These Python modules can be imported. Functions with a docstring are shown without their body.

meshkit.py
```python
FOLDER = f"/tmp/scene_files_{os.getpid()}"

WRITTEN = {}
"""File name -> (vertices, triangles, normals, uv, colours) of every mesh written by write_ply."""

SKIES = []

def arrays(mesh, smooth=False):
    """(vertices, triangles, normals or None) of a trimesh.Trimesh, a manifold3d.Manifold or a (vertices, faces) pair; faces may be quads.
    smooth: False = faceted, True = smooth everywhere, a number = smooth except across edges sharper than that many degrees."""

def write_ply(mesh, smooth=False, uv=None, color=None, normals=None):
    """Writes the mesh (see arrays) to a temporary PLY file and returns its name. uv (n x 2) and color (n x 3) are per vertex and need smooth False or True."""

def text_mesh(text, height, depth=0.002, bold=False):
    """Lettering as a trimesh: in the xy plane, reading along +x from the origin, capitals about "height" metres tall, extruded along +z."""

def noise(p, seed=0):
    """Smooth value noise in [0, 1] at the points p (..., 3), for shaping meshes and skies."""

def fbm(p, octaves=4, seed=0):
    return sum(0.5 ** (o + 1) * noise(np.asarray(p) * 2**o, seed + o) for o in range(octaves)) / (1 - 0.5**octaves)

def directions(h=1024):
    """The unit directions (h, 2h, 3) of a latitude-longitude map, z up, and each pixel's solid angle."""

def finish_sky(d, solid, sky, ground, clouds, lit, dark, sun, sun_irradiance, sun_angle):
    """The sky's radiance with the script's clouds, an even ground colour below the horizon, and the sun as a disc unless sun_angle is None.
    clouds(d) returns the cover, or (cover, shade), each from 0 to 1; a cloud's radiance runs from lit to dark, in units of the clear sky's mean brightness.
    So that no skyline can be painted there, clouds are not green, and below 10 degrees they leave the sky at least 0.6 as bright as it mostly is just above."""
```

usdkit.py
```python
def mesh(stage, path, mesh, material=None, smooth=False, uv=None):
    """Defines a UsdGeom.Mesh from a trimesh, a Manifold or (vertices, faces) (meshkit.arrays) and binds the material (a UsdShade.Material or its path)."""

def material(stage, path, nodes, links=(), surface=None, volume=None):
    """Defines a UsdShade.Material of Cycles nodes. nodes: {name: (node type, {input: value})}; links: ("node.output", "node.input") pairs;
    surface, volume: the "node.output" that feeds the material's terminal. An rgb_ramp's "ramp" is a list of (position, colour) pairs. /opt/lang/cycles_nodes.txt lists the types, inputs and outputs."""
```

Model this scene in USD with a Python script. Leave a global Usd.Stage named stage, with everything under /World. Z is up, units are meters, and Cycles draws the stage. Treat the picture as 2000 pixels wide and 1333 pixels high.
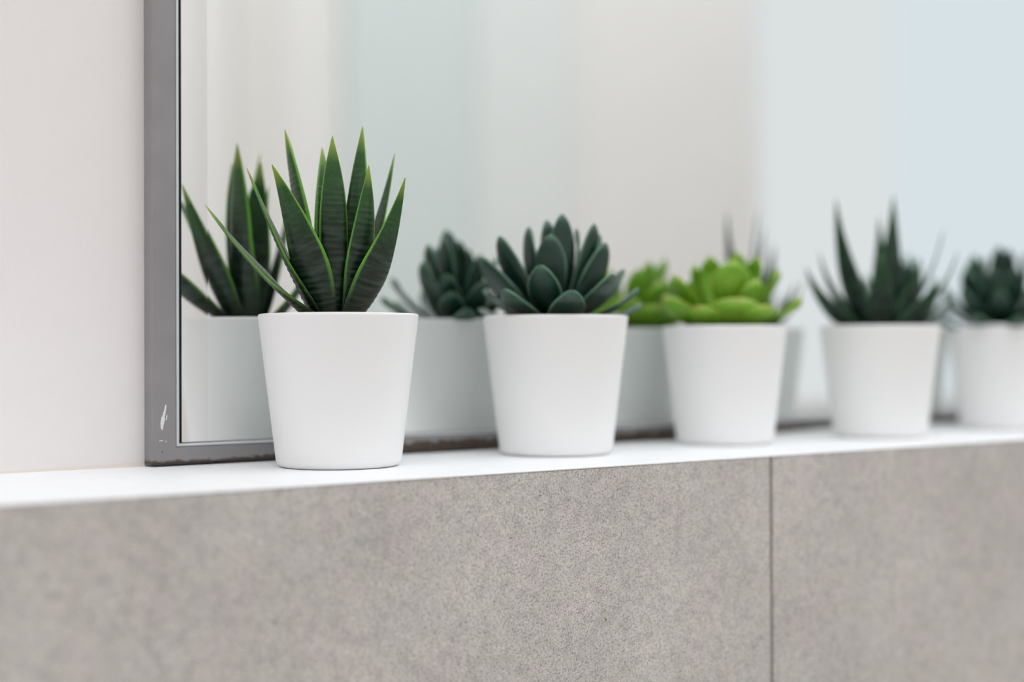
import math
import numpy as np
import trimesh
import usdkit
import meshkit
from pxr import Usd, UsdGeom, UsdLux, UsdShade, Gf, Sdf
from shapely.geometry import Polygon

stage = Usd.Stage.CreateInMemory()
UsdGeom.SetStageUpAxis(stage, UsdGeom.Tokens.z)
UsdGeom.SetStageMetersPerUnit(stage, 1.0)
world = UsdGeom.Xform.Define(stage, "/World")
stage.SetDefaultPrim(world.GetPrim())

# ------------------------------------------------------------------ camera
YAW, PITCH, ROLL = 0.62142, 0.00794, -0.003867
EYE = np.array([0.0, -0.59618, 0.04927])
FWD_H = np.array([math.sin(YAW), math.cos(YAW), 0.0])
RIGHT = np.array([math.cos(YAW), -math.sin(YAW), 0.0])
UPZ = np.array([0, 0, 1.0])
fwd = FWD_H * math.cos(PITCH) + UPZ * math.sin(PITCH)
up0 = UPZ * math.cos(PITCH) - FWD_H * math.sin(PITCH)
right = RIGHT * math.cos(ROLL) + up0 * math.sin(ROLL)
up = up0 * math.cos(ROLL) - RIGHT * math.sin(ROLL)
cam = UsdGeom.Camera.Define(stage, "/World/Camera")
M = Gf.Matrix4d(*right, 0, *up, 0, *(-fwd), 0, *EYE, 1)
cam.AddTransformOp().Set(M)
cam.CreateFocalLengthAttr(36.0 * 2785.0 / 2000.0)
cam.CreateHorizontalApertureAttr(36.0)
cam.CreateVerticalApertureAttr(36.0 * 1333.0 / 2000.0)
cam.CreateClippingRangeAttr(Gf.Vec2f(0.01, 100.0))
cam.CreateFStopAttr(2.8)
cam.CreateFocusDistanceAttr(0.608)
cam.CreateExposureAttr(0.2)

# ------------------------------------------------------------------ light
# overcast daylight through the skylight above the ledge, and through the frosted window opposite the mirror
# all are emitting panes (window_2, window_3 added unseen in the left wall to brighten the pots, and window_1, built with the room below); here their radiance
SKYLIGHT_RADIANCE = 2.2
SKYLIGHT_COLOR = (0.95, 0.97, 1.0)
SIDE_FILL_RADIANCE = 0.8
SIDE_FILL_COLOR = (0.95, 0.97, 1.0)
dome = UsdLux.DomeLight.Define(stage, "/World/overcast_sky")
dome.CreateIntensityAttr(0.3)
dome.CreateColorAttr(Gf.Vec3f(0.85, 0.93, 1.0))

# ------------------------------------------------------------------ materials
LOOKS = "/World/Looks"
UsdGeom.Scope.Define(stage, LOOKS)


def mat(name, nodes, links=(), surface="p.BSDF"):
    return usdkit.material(stage, f"{LOOKS}/{name}", nodes, links, surface=surface)


def plain(name, color, rough=0.5, spec=0.4, metallic=0.0):
    return mat(name, {"p": ("principled_bsdf", {"base_color": color, "roughness": rough, "specular_ior_level": spec, "metallic": metallic})})


def plaster(name, color, bump=0.00035):
    return mat(name, {
        "g": ("geometry", {}),
        "n": ("noise_texture", {"scale": 420.0, "detail": 3.0, "roughness": 0.6}),
        "n2": ("noise_texture", {"scale": 3.0, "detail": 2.0}),
        "r": ("rgb_ramp", {"ramp": [(0.3, tuple(c * 0.985 for c in color)), (0.7, color)]}),
        "b": ("bump", {"strength": 0.35, "distance": bump}),
        "p": ("principled_bsdf", {"roughness": 0.75, "specular_ior_level": 0.2})},
        [("g.position", "n.vector"), ("g.position", "n2.vector"), ("n2.fac", "r.fac"), ("r.color", "p.base_color"),
         ("n.fac", "b.height"), ("b.normal", "p.normal")])


WALL = plaster("wall_plaster", (0.875, 0.835, 0.82))
WALL_OPP = plaster("wall_plaster_opposite", (0.82, 0.80, 0.783))
CEIL = plain("ceiling_paint", (0.86, 0.86, 0.86), 0.8, 0.2)
FLOOR = plain("floor_stone", (0.62, 0.59, 0.56), 0.5, 0.3)
SILL = mat("sill_white", {
    "g": ("geometry", {}), "n": ("noise_texture", {"scale": 60.0, "detail": 4.0}),
    "r": ("rgb_ramp", {"ramp": [(0.35, (0.90, 0.91, 0.92)), (0.65, (0.92, 0.93, 0.94))]}),
    "p": ("principled_bsdf", {"roughness": 0.5, "specular_ior_level": 0.3})},
    [("g.position", "n.vector"), ("n.fac", "r.fac"), ("r.color", "p.base_color")])
TILE = mat("tile_stone", {
    "g": ("geometry", {}), "o": ("object_info", {}),
    "big": ("noise_texture", {"scale": 22.0, "detail": 3.0, "roughness": 0.55}),
    "mid": ("noise_texture", {"scale": 190.0, "detail": 3.0, "roughness": 0.6}),
    "fine": ("noise_texture", {"scale": 1150.0, "detail": 4.0, "roughness": 0.75}),
    "hue": ("noise_texture", {"scale": 48.0, "detail": 2.0, "roughness": 0.5}), "rh": ("rgb_ramp", {"ramp": [(0.35, (0.985, 1.0, 0.988)), (0.65, (1.012, 0.99, 0.992))]}), "m0": ("mix_color", {"blend_type": "multiply", "fac": 1.0}),
    "rb": ("rgb_ramp", {"ramp": [(0.3, (0.60, 0.568, 0.538)), (0.7, (0.69, 0.653, 0.62))]}),
    "rm": ("rgb_ramp", {"ramp": [(0.3, (0.84, 0.84, 0.84)), (0.55, (1.0, 1.0, 1.0))]}),
    "rf": ("rgb_ramp", {"ramp": [(0.33, (0.28, 0.27, 0.26)), (0.47, (0.86, 0.86, 0.86)), (0.58, (1.05, 1.05, 1.05)), (0.70, (1.28, 1.28, 1.27))]}),
    "m1": ("mix_color", {"blend_type": "multiply", "fac": 1.0}),
    "m2": ("mix_color", {"blend_type": "multiply", "fac": 0.85}),
    "b": ("bump", {"strength": 0.25, "distance": 0.0003}),
    "p": ("principled_bsdf", {"roughness": 0.55, "specular_ior_level": 0.3})},
    [("g.position", "big.vector"), ("g.position", "mid.vector"), ("g.position", "fine.vector"),
     ("big.fac", "rb.fac"), ("mid.fac", "rm.fac"), ("fine.fac", "rf.fac"),
     ("g.position", "hue.vector"), ("hue.fac", "rh.fac"), ("rb.color", "m0.a"), ("rh.color", "m0.b"), ("m0.result", "m1.a"), ("rm.color", "m1.b"), ("m1.result", "m2.a"), ("rf.color", "m2.b"),
     ("m2.result", "p.base_color"), ("fine.fac", "b.height"), ("b.normal", "p.normal")])
GROUT = plain("grout_grey", (0.34, 0.315, 0.30), 0.9, 0.1)
POT = mat("pot_white", {
    "t": ("texture_coordinate", {}), "n": ("noise_texture", {"scale": 900.0, "detail": 2.0}),
    "b": ("bump", {"strength": 0.12, "distance": 0.0001}),
    "p": ("principled_bsdf", {"base_color": (0.915, 0.915, 0.908), "roughness": 0.42, "specular_ior_level": 0.35})},
    [("t.object", "n.vector"), ("n.fac", "b.height"), ("b.normal", "p.normal")])
PEBBLE = mat("pebble_pale", {"o": ("geometry", {}), "r": ("rgb_ramp", {"ramp": [(0, (0.5, 0.42, 0.38)), (1, (0.75, 0.68, 0.64))]}),
    "p": ("principled_bsdf", {"roughness": 0.7})}, [("o.random_per_island", "r.fac"), ("r.color", "p.base_color")])
# frame: grey painted aluminium with rust along its lower edge, plus painted shade behind the pots, rising rightwards
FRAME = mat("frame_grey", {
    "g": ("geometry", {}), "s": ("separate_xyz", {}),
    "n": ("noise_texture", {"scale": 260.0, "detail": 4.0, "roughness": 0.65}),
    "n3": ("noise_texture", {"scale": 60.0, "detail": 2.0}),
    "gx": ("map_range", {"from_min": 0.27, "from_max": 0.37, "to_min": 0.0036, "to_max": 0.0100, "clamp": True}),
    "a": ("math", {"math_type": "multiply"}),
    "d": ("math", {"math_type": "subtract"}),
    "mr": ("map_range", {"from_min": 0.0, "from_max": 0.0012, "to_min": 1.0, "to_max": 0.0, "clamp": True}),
    "rust_shade": ("rgb_ramp", {"ramp": [(0.3, (0.035, 0.032, 0.027)), (0.6, (0.085, 0.056, 0.035))]}),
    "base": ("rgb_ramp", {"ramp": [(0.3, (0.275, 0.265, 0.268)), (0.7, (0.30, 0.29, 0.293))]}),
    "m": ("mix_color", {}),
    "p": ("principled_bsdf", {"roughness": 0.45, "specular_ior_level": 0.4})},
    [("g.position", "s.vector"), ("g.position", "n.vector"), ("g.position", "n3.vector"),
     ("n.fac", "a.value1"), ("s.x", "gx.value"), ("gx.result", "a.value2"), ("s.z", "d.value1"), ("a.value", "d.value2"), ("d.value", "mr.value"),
     ("n.fac", "rust_shade.fac"), ("n3.fac", "base.fac"), ("base.color", "m.a"), ("rust_shade.color", "m.b"), ("mr.result", "m.fac"),
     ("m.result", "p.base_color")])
LIP = plain("lip_aluminium", (0.62, 0.66, 0.66), 0.35, 0.5)
GAP = plain("gap_dark", (0.02, 0.035, 0.035), 0.6, 0.2)
MIRROR = mat("mirror_silver", {"p": ("glossy_bsdf", {"color": (0.935, 0.962, 0.945), "roughness": 0.0})})
BEVEL = mat("mirror_bevel_silver", {"p": ("glossy_bsdf", {"color": (0.905, 0.92, 0.905), "roughness": 0.0})})
WHITE = plain("white_paint", (0.8, 0.8, 0.8), 0.5, 0.3)
DOORPAINT = plain("door_paint", (0.675, 0.73, 0.72), 0.5, 0.3)
TRIMPAINT = plain("trim_paint", (0.76, 0.73, 0.70), 0.6, 0.3)
PANE = mat("frosted_pane", {"e": ("emission", {"color": (0.795, 0.815, 0.84), "strength": 0.83})}, (), "e.emission")
SKYPANE_LIT = mat("skylight_pane_lit", {"e": ("emission", {"color": SKYLIGHT_COLOR, "strength": SKYLIGHT_RADIANCE})}, (), "e.emission")
SIDEPANE_FILL = mat("side_pane_fill", {"e": ("emission", {"color": SIDE_FILL_COLOR, "strength": SIDE_FILL_RADIANCE})}, (), "e.emission")
PANE_BLUE = mat("frosted_pane_blue", {"e": ("emission", {"color": (0.765, 0.83, 0.89), "strength": 0.83})}, (), "e.emission")

def leaf_mat(name, dark, light, edge, upper, tip, bands, edge_at=0.90, upper_at=0.5, tip_at=0.8, rough=0.42, bump=0.0006, spec=0.4, edge_base=0.15, edge_amt=1.0):
    """st.x runs from the leaf's base to its tip, st.y across it. Pale margins, a paler tip and bands or streaks are the leaf's own colours."""
    return mat(name, {
        "t": ("texture_coordinate", {}), "s": ("separate_xyz", {}),
        "sc": ("mapping", {"scale": bands}), "n": ("noise_texture", {"scale": 1.0, "detail": 2.0, "roughness": 0.55}),
        "rc": ("rgb_ramp", {"ramp": [(0.42, dark), (0.72, light)]}),
        "v1": ("math", {"math_type": "multiply_add", "value2": 2.0, "value3": -1.0}),
        "v2": ("math", {"math_type": "absolute"}),
        "em": ("map_range", {"from_min": edge_at, "from_max": min(0.995, edge_at + 0.09), "to_min": 0.0, "to_max": edge_amt, "clamp": True}),
        "eu": ("map_range", {"from_min": edge_base, "from_max": edge_base + 0.3, "to_min": 0.0, "to_max": 1.0, "clamp": True}),
        "ek": ("math", {"math_type": "multiply"}),
        "um": ("map_range", {"from_min": upper_at, "from_max": 1.0, "to_min": 0.0, "to_max": 1.0, "clamp": True}),
        "tm": ("map_range", {"from_min": tip_at, "from_max": 1.0, "to_min": 0.0, "to_max": 1.0, "clamp": True}),
        "m0": ("mix_color", {"b": upper}), "m1": ("mix_color", {"b": edge}), "m2": ("mix_color", {"b": tip}),
        "b": ("bump", {"strength": 0.7, "distance": bump}),
        "p": ("principled_bsdf", {"roughness": rough, "specular_ior_level": spec})},
        [("t.UV", "s.vector"), ("t.UV", "sc.vector"), ("sc.vector", "n.vector"), ("n.fac", "rc.fac"),
         ("s.y", "v1.value1"), ("v1.value", "v2.value1"), ("v2.value", "em.value"), ("s.x", "eu.value"),
         ("em.result", "ek.value1"), ("eu.result", "ek.value2"), ("s.x", "tm.value"), ("s.x", "um.value"),
         ("rc.color", "m0.a"), ("um.result", "m0.fac"), ("m0.result", "m1.a"), ("ek.value", "m1.fac"), ("m1.result", "m2.a"), ("tm.result", "m2.fac"),
         ("m2.result", "p.base_color"), ("n.fac", "b.height"), ("b.normal", "p.normal")])


ZEBRA_LEAF = leaf_mat("zebra_leaf", (0.002, 0.013, 0.004), (0.026, 0.058, 0.034), (0.12, 0.36, 0.025), (0.018, 0.105, 0.009), (0.30, 0.42, 0.05), (25.0, 1.1, 1.0), 0.86, 0.48, 0.85, rough=0.34, spec=0.5)
ZEBRA_LEAF_B = leaf_mat("zebra_leaf_dark", (0.003, 0.018, 0.009), (0.022, 0.060, 0.038), (0.03, 0.12, 0.03), (0.012, 0.07, 0.012), (0.10, 0.20, 0.07), (32.0, 1.6, 1.0), 0.90, 0.5, 0.82, rough=0.4)
SPOON_LEAF = leaf_mat("spoon_leaf", (0.005, 0.026, 0.017), (0.018, 0.055, 0.038), (0.12, 0.25, 0.16), (0.010, 0.050, 0.030), (0.07, 0.16, 0.10), (2.0, 14.0, 1.0), 0.90, 0.5, 0.90, rough=0.34, bump=0.0002, edge_base=0.3, spec=0.5)
LIME_LEAF = leaf_mat("lime_leaf", (0.13, 0.30, 0.005), (0.25, 0.44, 0.04), (0.36, 0.36, 0.04), (0.17, 0.40, 0.02), (0.38, 0.40, 0.08), (2.0, 5.0, 1.0), 0.93, 0.5, 0.92, rough=0.40, bump=0.0002, edge_amt=0.6)

# ------------------------------------------------------------------ helpers
_names = {}


def numbered(parent, name):
    k = (parent, name)
    n = _names.get(k, 0)
    _names[k] = n + 1
    return f"{parent}/{name}" + (f"_{n:03d}" if n else "")


def data(prim, **kw):
    for k, v in kw.items():
        if v:
            prim.SetCustomDataByKey(k, v)


def thing(name, label, category, loc=(0, 0, 0), rotz=0.0, group=None, kind=None):
    path = numbered("/World", name)
    x = UsdGeom.Xform.Define(stage, path)
    x.AddTranslateOp().Set(Gf.Vec3d(*loc))
    x.AddRotateZOp().Set(rotz)
    data(x.GetPrim(), label=label, category=category, group=group, kind=kind)
    return path


def obj(name, mesh, material, parent="/World", smooth=False, uv=None, **kw):
    path = numbered(parent, name)
    m = usdkit.mesh(stage, path, mesh, material, smooth=smooth, uv=uv)
    data(m.GetPrim(), **kw)
    return path


def box(x0, x1, y0, y1, z0, z1):
    return trimesh.creation.box(bounds=[[x0, y0, z0], [x1, y1, z1]])


def soft_box(x0, x1, y0, y1, z0, z1, c):
    """A box with chamfered edges."""
    pts = []
    for sx, ex in ((x0, 1), (x1, -1)):
        for sy, ey in ((y0, 1), (y1, -1)):
            for sz, ez in ((z0, 1), (z1, -1)):
                pts += [(sx + ex * c, sy + ey * c, sz), (sx + ex * c, sy, sz + ez * c), (sx, sy + ey * c, sz + ez * c)]
    return trimesh.Trimesh(np.array(pts)).convex_hull


def cat(ms):
    return trimesh.util.concatenate(ms)


def lathe(profile, n=96):
    p = np.asarray(profile, float)
    a = np.linspace(0, 2 * np.pi, n, endpoint=False)
    v = np.stack([p[:, None, 0] * np.cos(a), p[:, None, 0] * np.sin(a), np.broadcast_to(p[:, None, 1], (len(p), n))], -1).reshape(-1, 3)
    f = []
    for i in range(len(p) - 1):
        for j in range(n):
            k = (j + 1) % n
            f.append((i * n + j, i * n + k, (i + 1) * n + k, (i + 1) * n + j))
    return v, np.array(f)


# ------------------------------------------------------------------ the room
X0, X1, Y0, YW, Z0, Z1 = -1.6, 5.3, -2.6, 0.006, -0.9, 2.5
obj("floor", box(X0, X1, Y0, YW, Z0 - 0.05, Z0), FLOOR, kind="structure", label="grey stone floor of the room, mostly out of view", category="floor")
obj("wall_back", box(X0 - 0.1, X1 + 0.1, YW, YW + 0.1, Z0, Z1), WALL, kind="structure", label="white plaster wall behind the mirror and the ledge", category="wall")
LY0, LY1, LZ0, LZ1 = -0.80, -0.04, 0.35, 2.4
obj("wall_left", cat([box(X0 - 0.1, X0, Y0, LY0, Z0, Z1), box(X0 - 0.1, X0, LY1, YW, Z0, Z1), box(X0 - 0.1, X0, LY0, LY1, Z0, LZ0), box(X0 - 0.1, X0, LY0, LY1, LZ1, Z1)]), WALL, kind="structure", label="white side wall far left of the ledge, out of view", category="wall")
obj("wall_right", box(X1, X1 + 0.1, Y0, YW, Z0, Z1), WALL, kind="structure", label="white side wall far right of the ledge, out of view", category="wall")
# opposite wall, seen only in the mirror, with a window opening
WX0, WX1, WZ0, WZ1 = 3.22, 4.95, -0.12, 2.1
obj("wall_front", cat([box(X0 - 0.1, WX0, Y0 - 0.1, Y0, Z0, Z1), box(WX1, X1 + 0.1, Y0 - 0.1, Y0, Z0, Z1),
                       box(WX0, WX1, Y0 - 0.1, Y0, Z0, WZ0), box(WX0, WX1, Y0 - 0.1, Y0, WZ1, Z1)]), WALL_OPP,
    kind="structure", label="warm white wall opposite, seen blurred in the mirror", category="wall")
# ceiling with a skylight opening
SX0, SX1, SY0, SY1 = -1.3, 4.0, -2.3, -0.08
obj("ceiling", cat([box(X0, SX0, Y0, YW, Z1, Z1 + 0.05), box(SX1, X1, Y0, YW, Z1, Z1 + 0.05),
                    box(SX0, SX1, Y0, SY0, Z1, Z1 + 0.05), box(SX0, SX1, SY1, YW, Z1, Z1 + 0.05)]), CEIL,
    kind="structure", label="white ceiling with a skylight opening, out of view", category="ceiling")
w2 = thing("window_2", "skylight in the ceiling above the ledge, out of view", "window", kind="structure")
fr = [box(SX0, SX0 + 0.04, SY0, SY1, Z1 - 0.02, Z1 + 0.03), box(SX1 - 0.04, SX1, SY0, SY1, Z1 - 0.02, Z1 + 0.03),
      box(SX0, SX1, SY0, SY0 + 0.04, Z1 - 0.02, Z1 + 0.03), box(SX0, SX1, SY1 - 0.04, SY1, Z1 - 0.02, Z1 + 0.03)]
obj("window_frame", cat(fr), WHITE, w2)
obj("pane", box(SX0 + 0.04, SX1 - 0.04, SY0 + 0.04, SY1 - 0.04, Z1 + 0.004, Z1 + 0.012), SKYPANE_LIT, w2)
w3 = thing("window_3", "unseen frosted window added in the left side wall to brighten the pots", "window", kind="structure")  # added fill light for the pots' mirror-facing sides
obj("window_frame", cat([box(X0 - 0.06, X0, LY0, LY0 + 0.03, LZ0, LZ1), box(X0 - 0.06, X0, LY1 - 0.03, LY1, LZ0, LZ1), box(X0 - 0.06, X0, LY0, LY1, LZ0, LZ0 + 0.03), box(X0 - 0.06, X0, LY0, LY1, LZ1 - 0.03, LZ1)]), WHITE, w3)
obj("pane", box(X0 - 0.05, X0 - 0.045, LY0 + 0.03, LY1 - 0.03, LZ0 + 0.03, LZ1 - 0.03), SIDEPANE_FILL, w3)
w1 = thing("window_1", "bright frosted window opposite, pale blue-white blur at the mirror's right", "window", kind="structure")
t = 0.03
obj("window_frame", cat([box(WX0, WX0 + t, Y0 - 0.06, Y0, WZ0, WZ1), box(WX1 - t, WX1, Y0 - 0.06, Y0, WZ0, WZ1),
                         box(WX0, WX1, Y0 - 0.06, Y0, WZ1 - t, WZ1), box(WX0, WX1, Y0 - 0.06, Y0, WZ0, WZ0 + 0.01)]), WHITE, w1)
obj("pane", box(WX0 + t, 3.95, Y0 - 0.05, Y0 - 0.045, WZ0 + 0.01, WZ1 - t), PANE, w1)
obj("pane", box(3.95, WX1 - t, Y0 - 0.05, Y0 - 0.045, WZ0 + 0.01, WZ1 - t), PANE_BLUE, w1, label="bluer frosted pane")
obj("window_sill", soft_box(WX0 - 0.03, WX1 + 0.03, Y0, Y0 + 0.12, WZ0 - 0.03, WZ0, 0.003), WHITE, w1)
d1 = thing("door_1", "pale grey-green door opposite, soft cool blur in the mirror", "door", kind="structure")
DX0, DX1 = 1.76, 2.15
obj("door_leaf", soft_box(DX0, DX1, Y0, Y0 + 0.03, Z0, 1.95, 0.003), DOORPAINT, d1)
obj("side_panel", soft_box(DX1 + 0.004, 2.48, Y0, Y0 + 0.03, Z0, 1.95, 0.003), plain("door_side_paint", (0.755, 0.775, 0.765), 0.5, 0.3), d1, label="paler side panel of the door")
obj("door_handle", cat([box(DX0 + 0.05, DX0 + 0.17, Y0 + 0.07, Y0 + 0.085, 0.09 - Z0 - 0.9, 0.11 - Z0 - 0.9), box(DX0 + 0.05, DX0 + 0.07, Y0 + 0.03, Y0 + 0.085, 0.09 - Z0 - 0.9, 0.11 - Z0 - 0.9)]), LIP, d1)
obj("trim_2", soft_box(1.46, 1.58, Y0, Y0 + 0.02, Z0, Z1, 0.004), TRIMPAINT, kind="structure", label="narrow beige wall strip opposite, faint vertical band in the mirror", category="trim")

# ------------------------------------------------------------------ the ledge: low wall, white sill, stone tiles
YF = -0.1175
lw = thing("wall_low", "low ledge wall with white top and grey speckled stone tiles", "ledge", kind="structure")
obj("core", box(X0, X1, YF + 0.0105, YW, Z0, -0.006), GROUT, lw)
obj("ledge_top", soft_box(X0, X1, YF, YW, -0.0008, 0.0, 0.0003), SILL, lw, label="white ledge top")
obj("ledge_bed", box(X0, X1, YF + 0.0105, YW, -0.006, -0.0008), WHITE, lw)
JX, JG, TW, TH = 0.4930, 0.0021, 0.60, 0.30
for r in range(3):
    for c in range(-3, 8):
        xa, xb = JX + JG + c * (TW + JG), JX + (c + 1) * (TW + JG)
        xa, xb = max(xa, X0), min(xb, X1)
        if xb - xa < 0.02:
            continue
        za, zb = -0.0008 - r * (TH + JG), -0.0008 - r * (TH + JG) - TH
        obj("tile", soft_box(xa, xb, YF + 0.0003, YF + 0.0100, max(zb, Z0), za, 0.0004), TILE, lw)
obj("grout", box(X0, X1, YF + 0.0012, YF + 0.0105, Z0, -0.001), GROUT, lw)
prof = np.array([(-0.0075, 0.0001), (-0.0066, 0.0013), (-0.0050, 0.0021), (-0.0034, 0.0023), (-0.0031, 0.0001)])
xs = np.linspace(0.585, 1.7, 60)
v, f = [], []
for i, x in enumerate(xs):
    s = min(1.0, (i + 0.05) / 4.0)
    for (py, pz) in prof:
        v.append((x, -0.0031 + (py + 0.0031) * s, max(0.0001, pz * s)))
for i in range(len(xs) - 1):
    for j in range(5):
        k = (j + 1) % 5
        f.append((i * 5 + j, i * 5 + k, (i + 1) * 5 + k, (i + 1) * 5 + j))
obj("trim_1", (np.array(v), np.array(f)), WHITE, smooth=40, kind="structure", label="white sealant bead along the foot of the mirror frame", category="trim")

fx = np.linspace(X0, 0.2325, 40)
fv, ff = [], []
for i, x in enumerate(fx):
    q = 0.0016 + 0.0009 * math.sin(x * 41.0) * math.sin(x * 97.0)
    fv += [(x, YW, 0.0), (x, YW - q, 0.0), (x, YW, q)]
for i in range(len(fx) - 1):
    for j in range(3):
        k = (j + 1) % 3
        ff.append((i * 3 + j, i * 3 + k, (i + 1) * 3 + k, (i + 1) * 3 + j))
obj("trim_3", (np.array(fv), np.array(ff)), plain("old_sealant", (0.74, 0.67, 0.60), 0.7, 0.2), kind="structure", label="thin yellowed sealant line between the white wall and ledge", category="trim")

# ------------------------------------------------------------------ the mirror
FX0, FX1, FZ0, FZ1 = 0.2329, 1.66, 0.0012, 1.50        # outer edge of the frame
FW, FH, FY = 0.0111, 0.0074, -0.003                      # width of the side rails, height of the bottom rail, front face
mir = thing("mirror", "large grey-framed wall mirror standing on the ledge behind the pots", "mirror")


def rail(outer, w_l, w_r, w_b, w_t, side, y0, y1, rnd=0.0018, cham=0.0004):
    """One mitred rail of a rectangular frame as a closed mesh."""
    x0, x1, z0, z1 = outer
    ix0, ix1, iz0, iz1 = x0 + w_l, x1 - w_r, z0 + w_b, z1 - w_t
    q = {"left": [(x0, z0), (ix0, iz0), (ix0, iz1), (x0, z1)], "bottom": [(x0, z0), (x1, z0), (ix1, iz0), (ix0, iz0)],
         "right": [(x1, z0), (x1, z1), (ix1, iz1), (ix1, iz0)], "top": [(x0, z1), (ix0, iz1), (ix1, iz1), (x1, z1)]}[side]
    pts = []
    for x, z in q:
        pts.append((x, y1, z))
    poly = Polygon(q)
    inner = poly.buffer(-cham, join_style=2)
    for x, z in poly.exterior.coords[:-1]:
        pts.append((x, y0 + cham, z))
    # chamfer only along the long edges, so that the mitre stays closed
    for x, z in q:
        cx = x + (cham if x == x0 else -cham if x == x1 else (-cham if x == ix0 else cham if x == ix1 else 0))
        cz = z + (cham if z == z0 else -cham if z == z1 else (-cham if z == iz0 else cham if z == iz1 else 0))
        pts.append((cx, y0, cz))
    return trimesh.Trimesh(np.array(pts)).convex_hull


O = (FX0, FX1, FZ0, FZ1)
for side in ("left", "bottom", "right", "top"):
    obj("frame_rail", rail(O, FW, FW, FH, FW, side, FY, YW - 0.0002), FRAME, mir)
LO = (FX0 + FW, FX1 - FW, FZ0 + FH, FZ1 - FW)
for side in ("left", "bottom", "right", "top"):
    obj("lip", rail(LO, 0.0012, 0.0012, 0.0011, 0.0012, side, FY - 0.0004, YW - 0.0002, cham=0.0003), LIP, mir, label="thin pale metal lip around the glass")
obj("backing", box(LO[0] + 0.0012, LO[1] - 0.0012, 0.0025, YW - 0.0002, LO[2] + 0.0011, LO[3] - 0.0012), GAP, mir)
GX0, GX1, GZ0, GZ1 = 0.2476, FX1 - 0.0140, 0.0101, FZ1 - 0.0140
BX = 0.2600
obj("glass", box(BX, GX1, 0.0, 0.0024, GZ0, GZ1), MIRROR, mir, label="mirror glass")
tb = math.tan(math.radians(0.6)) * (BX - GX0)
bv = np.array([(GX0, -tb, GZ0), (BX, 0, GZ0), (BX, 0, GZ1), (GX0, -tb, GZ1), (GX0, 0.0024, GZ0), (BX, 0.0024, GZ0), (BX, 0.0024, GZ1), (GX0, 0.0024, GZ1)])
obj("bevel", trimesh.Trimesh(bv).convex_hull, BEVEL, mir, label="bevelled left margin of the mirror glass")
# white paint smear and specks on the lower end of the left rail
rng = np.random.default_rng(4)


def blob(cx, cz, pts, y=FY):
    poly = Polygon([(cx + x / 1000, cz + z / 1000) for x, z in pts])
    m = trimesh.creation.extrude_polygon(poly, 0.00012, engine="earcut")
    vv = m.vertices.copy()
    m.vertices = np.stack([vv[:, 0], y - 0.00012 + vv[:, 2] * 0.9, vv[:, 1]], -1)
    m.fix_normals()
    return m


sm = blob(0.2378, 0.0200, [(1.25 * a, 1.3 * b) for a, b in [(-0.8, -2.5), (-0.2, -3.2), (0.3, -1.0), (0.75, 0.6), (0.55, 1.2), (0.9, 2.6), (1.3, 5.2), (0.9, 5.5), (0.2, 2.9), (-0.2, 1.9), (-0.7, 0.8), (-0.95, -0.8)]])
sm2 = blob(0.2394, 0.0215, [(-0.3, -1.3), (0.1, -1.0), (0.35, 0.6), (0.1, 1.3), (-0.2, 0.3)])
obj("paint_smear", cat([sm, sm2]), WHITE, mir, label="smear of white paint")
sp = [blob(0.2363 + 0.0006 * i, 0.0113 + (0.0002 if i % 2 else 0), [(-0.35, -0.12), (0.3, -0.2), (0.4, 0.1), (-0.1, 0.22)]) for i in range(3)]
sp.append(blob(0.2391, 0.0110, [(-0.15, -0.5), (0.15, -0.4), (0.1, 0.5), (-0.1, 0.4)]))
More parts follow.
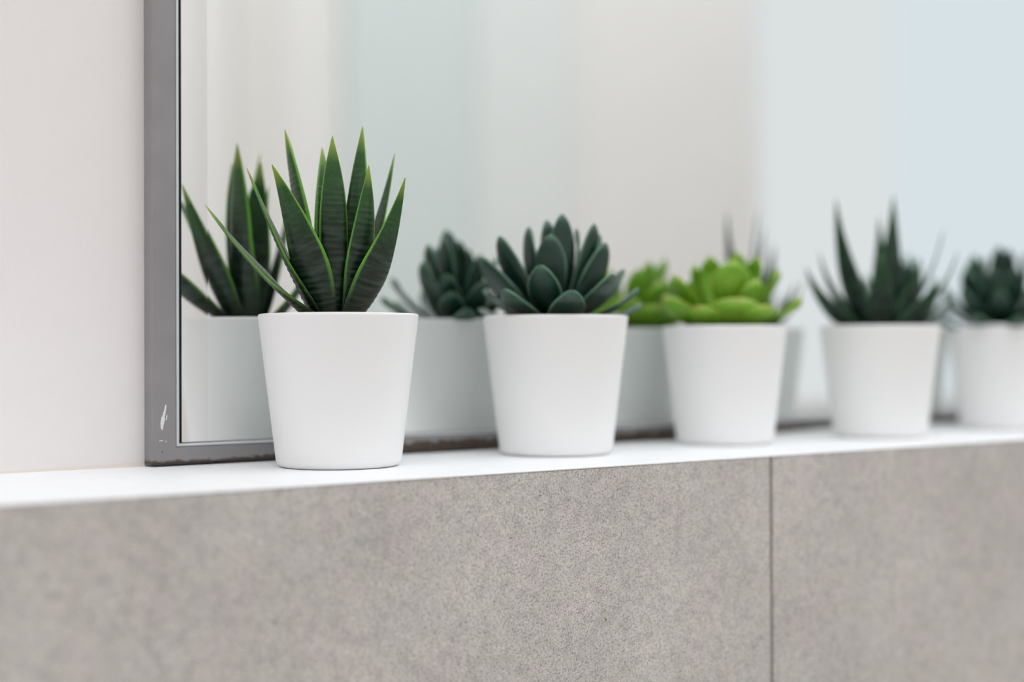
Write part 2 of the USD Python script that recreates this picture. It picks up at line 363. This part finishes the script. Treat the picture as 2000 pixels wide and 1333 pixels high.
obj("paint_speck", cat(sp), WHITE, mir, label="specks of white paint")
obj("rust_speck", blob(0.2375, 0.0064, [(-0.1, -0.5), (0.1, -0.4), (0.05, 0.2), (0.3, 0.45), (-0.1, 0.5), (-0.2, 0.0)]), GAP, mir)

# two small olive specks dried onto the stone tiles
def tile_speck(x, z, r):
    return blob(x, z, [(r * math.cos(a) * (1 + 0.3 * math.sin(3 * a)), r * 1.5 * math.sin(a)) for a in np.linspace(0, 2 * np.pi, 9)[:-1]], YF + 0.0003)


obj("dried_speck", tile_speck(0.3923, -0.0667, 0.5), plain("speck_olive", (0.26, 0.27, 0.13), 0.7, 0.2), lw, label="small olive speck on the tile")

# ------------------------------------------------------------------ potted succulents
# Each leaf: tip x, y, z in mm in the pot's own frame (z from the ledge), width in mm, bulge in mm, twist in degrees.
ZEBRA_A = [
    (-24.5, 7.0, 148.5, 17, -1, 42, 0.9),
    (-8.5, 11.0, 140.9, 17, 2, 38, 0.6),
    (-1.4, -9.0, 143.1, 12.5, 1, 0, 1),
    (10.7, -0.0, 148.7, 13.5, 4, -45, 0.7),
    (14.1, -8.0, 130.5, 13, 3, -40, 0.5),
    (23.7, 13.0, 138.5, 12, 2, 12, 0.2),
    (30.6, -18.0, 123.7, 17, 4, -28, 0),
    (-24.5, -27.0, 128.4, 19.5, -3, 30, 0.1),
    (-37.5, -14.0, 128.6, 15, 1, -20, 0.2),
    (-50.3, -38.0, 110.6, 13, 3, -32, 0.3),
    (-0.8, 11.0, 130.6, 9, 3, 20, 0.5),
    (4.0, 33.0, 100.0, 13, 6, 0, 0.2),
]
ZEBRA_B = [
    (-26.9, -10.0, 136.3, 16, 6, 25),
    (9.6, 4.0, 139.8, 16, 2, -20),
    (2.2, 9.0, 127.5, 14, 2, 0),
    (19.0, -12.0, 102.5, 19, 6, -25),
    (40.3, 9.0, 120.5, 13, 6, -25),
    (45.8, 0.0, 107.3, 14, 8, -25),
    (26.1, -24.0, 91.0, 20, 8, -30),
    (-33.2, 6.0, 106.8, 14, 6, 20),
    (-44.6, -10.0, 97.3, 16, 8, 25),
    (-4.7, -24.0, 105.5, 18, 4, 0),
    (-14.0, 30.0, 92.0, 13, 6, 0),
    (12.0, 32.0, 95.0, 13, 6, 0),
    (30.0, 18.0, 88.0, 13, 6, 0),
]
SPOON = [
    (3.3, -5.4, 116.2, 13.2, 3, 0),
    (-2.6, -9.2, 106.0, 16.0, 3, 0),
    (-8.0, -33.2, 89.8, 16.5, 3, 0),
    (6.7, -38.4, 77.6, 17.1, 3, 0),
    (24.3, -4.7, 102.3, 16.0, 3, -32),
    (26.5, -27.4, 85.9, 14.9, 3, 0),
    (34.3, 7.6, 90.1, 14.3, 3, 0),
    (40.5, -4.4, 80.0, 13.8, 3, 0),
    (18.8, -5.5, 111.4, 14.3, 3, -25),
    (10.4, 0.0, 109.9, 11.0, 3, 0),
    (21.9, 0.0, 106.6, 13.2, 3, 0),
    (-4.0, -0.0, 113.7, 12.1, 3, 20),
    (-12.7, 0.0, 110.5, 14.3, 3, 25),
    (-27.2, -3.8, 105.8, 16.0, 3, 30),
    (-36.6, -3.1, 95.9, 16.5, 3, 28),
    (-35.3, 11.8, 80.5, 14.3, 3, 0),
    (-25.1, -32.0, 78.7, 15.4, 3, 0),
    (-38.1, 22.0, 71.4, 13.5, 3, 0),
    (-18.7, 40.2, 69.8, 13.5, 3, 0),
    (9.2, 43.1, 71.4, 13.5, 3, 0),
    (33.0, 29.7, 69.0, 13.5, 3, 0),
    (43.0, 7.6, 72.9, 13.5, 3, 0),
    (-27.0, 27.0, 85.8, 13.5, 3, 0),
    (-5.3, 37.4, 86.5, 13.5, 3, 0),
    (18.4, 31.9, 87.8, 13.5, 3, 0),
    (33.3, 17.7, 86.5, 13.5, 3, 0),
    (-34.3, 9.2, 89.7, 13.5, 3, 0),
    (2.1, 23.8, 100.2, 11.5, 3, 0),
    (-11.2, 19.5, 101.0, 11.5, 3, 0),
    (15.3, 18.3, 100.2, 11.5, 3, 0),
]
LIME = [
    (2.8, -30.0, 77.1, 29, 4, 0),
    (3.1, -12.0, 97.8, 23, 4, 0),
    (-28.5, -8.0, 90.6, 19, 4, 0),
    (-14.7, 10.0, 97.1, 14, 4, 0),
    (-34.0, -16.0, 78.3, 25, 4, 0),
    (29.8, 2.0, 94.0, 19, 4, 0),
    (41.0, -5.0, 77.9, 22, 4, 0),
    (19.2, -27.0, 73.4, 24, 4, 0),
    (-5.5, 14.0, 102.1, 15, 4, 0),
    (10.3, 20.0, 104.4, 16, 4, 0),
    (20.5, 15.0, 102.1, 15, 4, 0),
    (-17.8, -26.0, 73.1, 22, 4, 0),
    (15.3, -16.0, 87.6, 20, 4, 0),
    (-24.0, 24.0, 76.0, 25, 4, 0),
    (2.0, 35.0, 74.0, 25, 4, 0),
    (26.0, 24.0, 78.0, 25, 4, 0),
    (-12.0, 26.0, 90.0, 25, 4, 0),
    (14.0, 27.0, 90.0, 25, 4, 0),
    (-32.0, 6.0, 80.0, 25, 4, 0),
]


def smoothstep(a, b, x):
    t = np.clip((x - a) / (b - a), 0, 1)
    return t * t * (3 - 2 * t)


STYLES = {
    # width profile, thickness of the lower and upper face as shares of the half width, rings along, points around
    "zebra": dict(w=([0, .10, .20, .32, .44, .56, .68, .78, .87, .93, .97, 1.0], [.68, .92, 1.0, .95, .81, .64, .47, .325, .20, .115, .065, .02]), full=[.60, .76, .88, .96, 1.0, .97, .84, .66, .42, .24, .12, .02], lo=.40, up=.05, n=100, m=20, keel=True),
    "spoon": dict(w=([0, .15, .30, .45, .57, .69, .80, .89, .95, .985, 1.0], [.45, .60, .80, .95, 1.0, .95, .80, .58, .36, .17, .03]), lo=.30, up=.05, n=34, m=20, keel=False),
    "lime": dict(w=([0, .12, .28, .45, .60, .74, .84, .91, .95, .98, 1.0], [.34, .46, .66, .88, 1.0, .96, .80, .55, .33, .14, .03]), lo=.24, up=-.06, n=34, m=20, keel=True),
}


def leaf(base, tip, width, bulge, twist, style, seed, full=0.0):
    """A fleshy leaf: rings of a rounded cross-section along a curved spine. Returns (vertices, quads, st)."""
    S = STYLES[style]
    base, tip = np.asarray(base, float), np.asarray(tip, float)
    rnd = np.random.default_rng(seed)
    d = tip - base
    L = np.linalg.norm(d)
    d /= L
    axis = np.array([0, 0, 1.0])
    n = axis - d * (d @ axis)
    if np.linalg.norm(n) < 0.12:
        n = np.array([0.25, -1.0, 0]) - d * (d @ np.array([0.25, -1.0, 0]))
        n = -n
    n /= np.linalg.norm(n)
    ctrl = base + d * L * 0.52 - n * bulge * 1.6
    t = np.linspace(0, 1, S["n"]) ** 0.92
    t = t[:, None]
    P = (1 - t) ** 2 * base + 2 * t * (1 - t) * ctrl + t ** 2 * tip
    T = 2 * (1 - t) * (ctrl - base) + 2 * t * (tip - ctrl)
    T /= np.linalg.norm(T, axis=1, keepdims=True)
    N = n - T * (T @ n)[:, None]
    N /= np.linalg.norm(N, axis=1, keepdims=True)
    B = np.cross(T, N)
    a = np.radians(twist) * smoothstep(0.05, 0.5, t)
    N, B = N * np.cos(a) + B * np.sin(a), B * np.cos(a) - N * np.sin(a)
    t = t[:, 0]
    from scipy.interpolate import PchipInterpolator
    wx, wy = S["w"]
    wy = np.array(wy) * (1 - full) + np.array(S.get("full", wy)) * full
    hw = PchipInterpolator(wx, wy)(t) * width / 2
    m = S["m"]
    th = np.linspace(0, 2 * np.pi, m, endpoint=False)
    c, s = np.cos(th), np.sin(th)
    cx = np.sign(c) * np.abs(c) ** 0.85
    low = s < 0
    prof = np.where(low, -np.abs(s) ** (1.15 if S["keel"] else 0.9) * S["lo"], np.abs(s) ** 1.2 * S["up"])
    # towards its tip a leaf grows rounder, so that the point is a thorn and not a blade
    rounder = smoothstep(0.75, 1.0, t)[:, None]
    prof = prof[None] * (1 - rounder) + (s * 0.55)[None] * rounder
    thick = hw[:, None] * prof
    if style == "zebra":   # cross ridges on the convex face
        ph = rnd.uniform(0, 6.28)
        ridge = np.sin(t * L / 2.7 * 2 * np.pi + ph + 0.9 * np.sin(t * 9 + ph)) * (1 - smoothstep(0.7, 0.95, t))
        thick = thick * (1 + 0.06 * ridge[:, None] * low[None])
    if style == "lime":    # margins turned up into a shallow trough
        thick = thick + hw[:, None] * 0.20 * (np.abs(cx) ** 2)[None]
    V = P[:, None] + B[:, None] * (hw[:, None] * cx[None])[..., None] + N[:, None] * thick[..., None]
    if style == "spoon" or style == "lime":
        V = V + 0.15 * (meshkit.noise(V * 0.22 + seed)[..., None] - 0.5) * N[:, None]
    V = V.reshape(-1, 3)
    st = np.stack([np.repeat(t, m), np.tile((cx + 1) / 2, len(t))], -1)
    q = []
    for i in range(len(t) - 1):
        for j in range(m):
            k = (j + 1) % m
            q.append((i * m + j, i * m + k, (i + 1) * m + k, (i + 1) * m + j))
    V = np.vstack([V, P[:1], P[-1:]])
    st = np.vstack([st, [[0, .5], [1, .5]]])
    e = len(V)
    tri = [(x[0], x[1], x[2]) for x in q] + [(x[0], x[2], x[3]) for x in q]
    tri += [(e - 2, (j + 1) % m, j) for j in range(m)] + [(e - 1, (len(t) - 1) * m + j, (len(t) - 1) * m + (j + 1) % m) for j in range(m)]
    tri = np.array(tri)
    mesh = trimesh.Trimesh(V, tri, process=False)
    if mesh.volume < 0:
        tri = tri[:, ::-1]
    return V / 1000.0, tri, st


RT, RB, PH = 0.0343265, 0.0264827, 0.065


def pot_mesh(s):
    rt, rb, h, w = RT * s, RB * s, PH * s, 0.0019
    sl = (rt - rb) / h
    p = [(0.0001, 0.0006), (rb - 0.006, 0.0006), (rb - 0.0048, 0.0), (rb - 0.0026, 0.0), (rb - 0.0012, 0.00045), (rb - 0.0003, 0.0014)]
    p += [(rb + sl * z, z) for z in np.linspace(0.003, h - 0.0014, 14)]
    p += [(rt - 0.0001, h - 0.0007), (rt - 0.0005, h - 0.00015), (rt - 0.0010, h), (rt - 0.0015, h - 0.00015), (rt - w, h - 0.0008)]
    p += [(rt - w - sl * (h - z), z) for z in np.linspace(h - 0.003, h * 0.5, 5)]
    p += [(0.0001, h * 0.5)]
    return lathe(p, 112)


def pebbles(r, z, seed, mound=0.0, n=150):
    g = np.random.default_rng(seed)
    ms = [trimesh.creation.cylinder(radius=r, height=0.004, sections=40)]
    ms[0].apply_translation([0, 0, z - 0.0035])
    for _ in range(n):
        rr, az = (r - 0.0022) * math.sqrt(g.uniform()), g.uniform(0, 6.28)
        q = trimesh.creation.icosphere(subdivisions=1, radius=1.0)
        q.vertices *= g.uniform(0.0011, 0.0021, 3)
        q.apply_translation([rr * math.cos(az), rr * math.sin(az), z - 0.0008 + mound * (1 - (rr / r) ** 2) + g.uniform(0, 0.0006)])
        ms.append(q)
    return cat(ms)


def potted(label, x, y, s, table, style, leafmat, base_r, base_z, crown=(0.0, 0.0), rot=0.0, seed=0, mound=0.0, lift=0.0):
    t = thing("potted_succulent", label, "potted plant", (x, y, 0.0), -math.degrees(YAW) + rot, group="potted succulents along the ledge")
    obj("pot", pot_mesh(s), POT, t, smooth=50)
    zr = PH * s
    obj("pebbles", pebbles(RT * s - 0.0034, zr - 0.0040, seed, mound), PEBBLE, t, kind="stuff")
    for i, (tx, ty, tz, w, bu, tw, *more) in enumerate(table):
        r = math.hypot(tx - crown[0], ty - crown[1])
        k = min(1.0, r / 12.0) * base_r / max(r, 1e-6)
        b = (crown[0] + (tx - crown[0]) * k, crown[1] + (ty - crown[1]) * k, zr * 1000 + base_z + (lift * max(0, 1 - r / 40.0)))
        V, tri, st = leaf(b, (tx, ty, tz), w, bu, tw, style, seed * 100 + i, *more)
        obj("leaf", (V, tri), leafmat, t, smooth=True, uv=st)
    return t


potted("white pot of spiky green zebra-banded succulent beside the mirror frame's left rail", 0.30157, -0.04484, 1.0195, ZEBRA_A, "zebra", ZEBRA_LEAF, 5.0, -5.0, crown=(-1.5, 0.0), seed=1)
potted("white pot with dark blue-green rosette, between the spiky zebra-banded plant and the lime rosette", 0.42078, -0.04493, 1.0278, SPOON, "spoon", SPOON_LEAF, 4.0, -4.5, seed=2, lift=7.0)
potted("white pot with bright lime-green rosette of broad leaves, the only light green plant", 0.53867, -0.03986, 0.9683, LIME, "lime", LIME_LEAF, 5.0, -3.0, seed=3, mound=0.002, lift=5.0)
potted("blurred white pot of spiky dark green leaves just right of the lime rosette", 0.65028, -0.05170, 0.9820, ZEBRA_B, "zebra", ZEBRA_LEAF_B, 5.0, -5.0, seed=4)
potted("white pot with dark rosette at the right end, cut off by the picture's edge", 0.78044, -0.04181, 1.0039, SPOON, "spoon", SPOON_LEAF, 4.0, -4.5, seed=5, lift=7.0, rot=150.0)
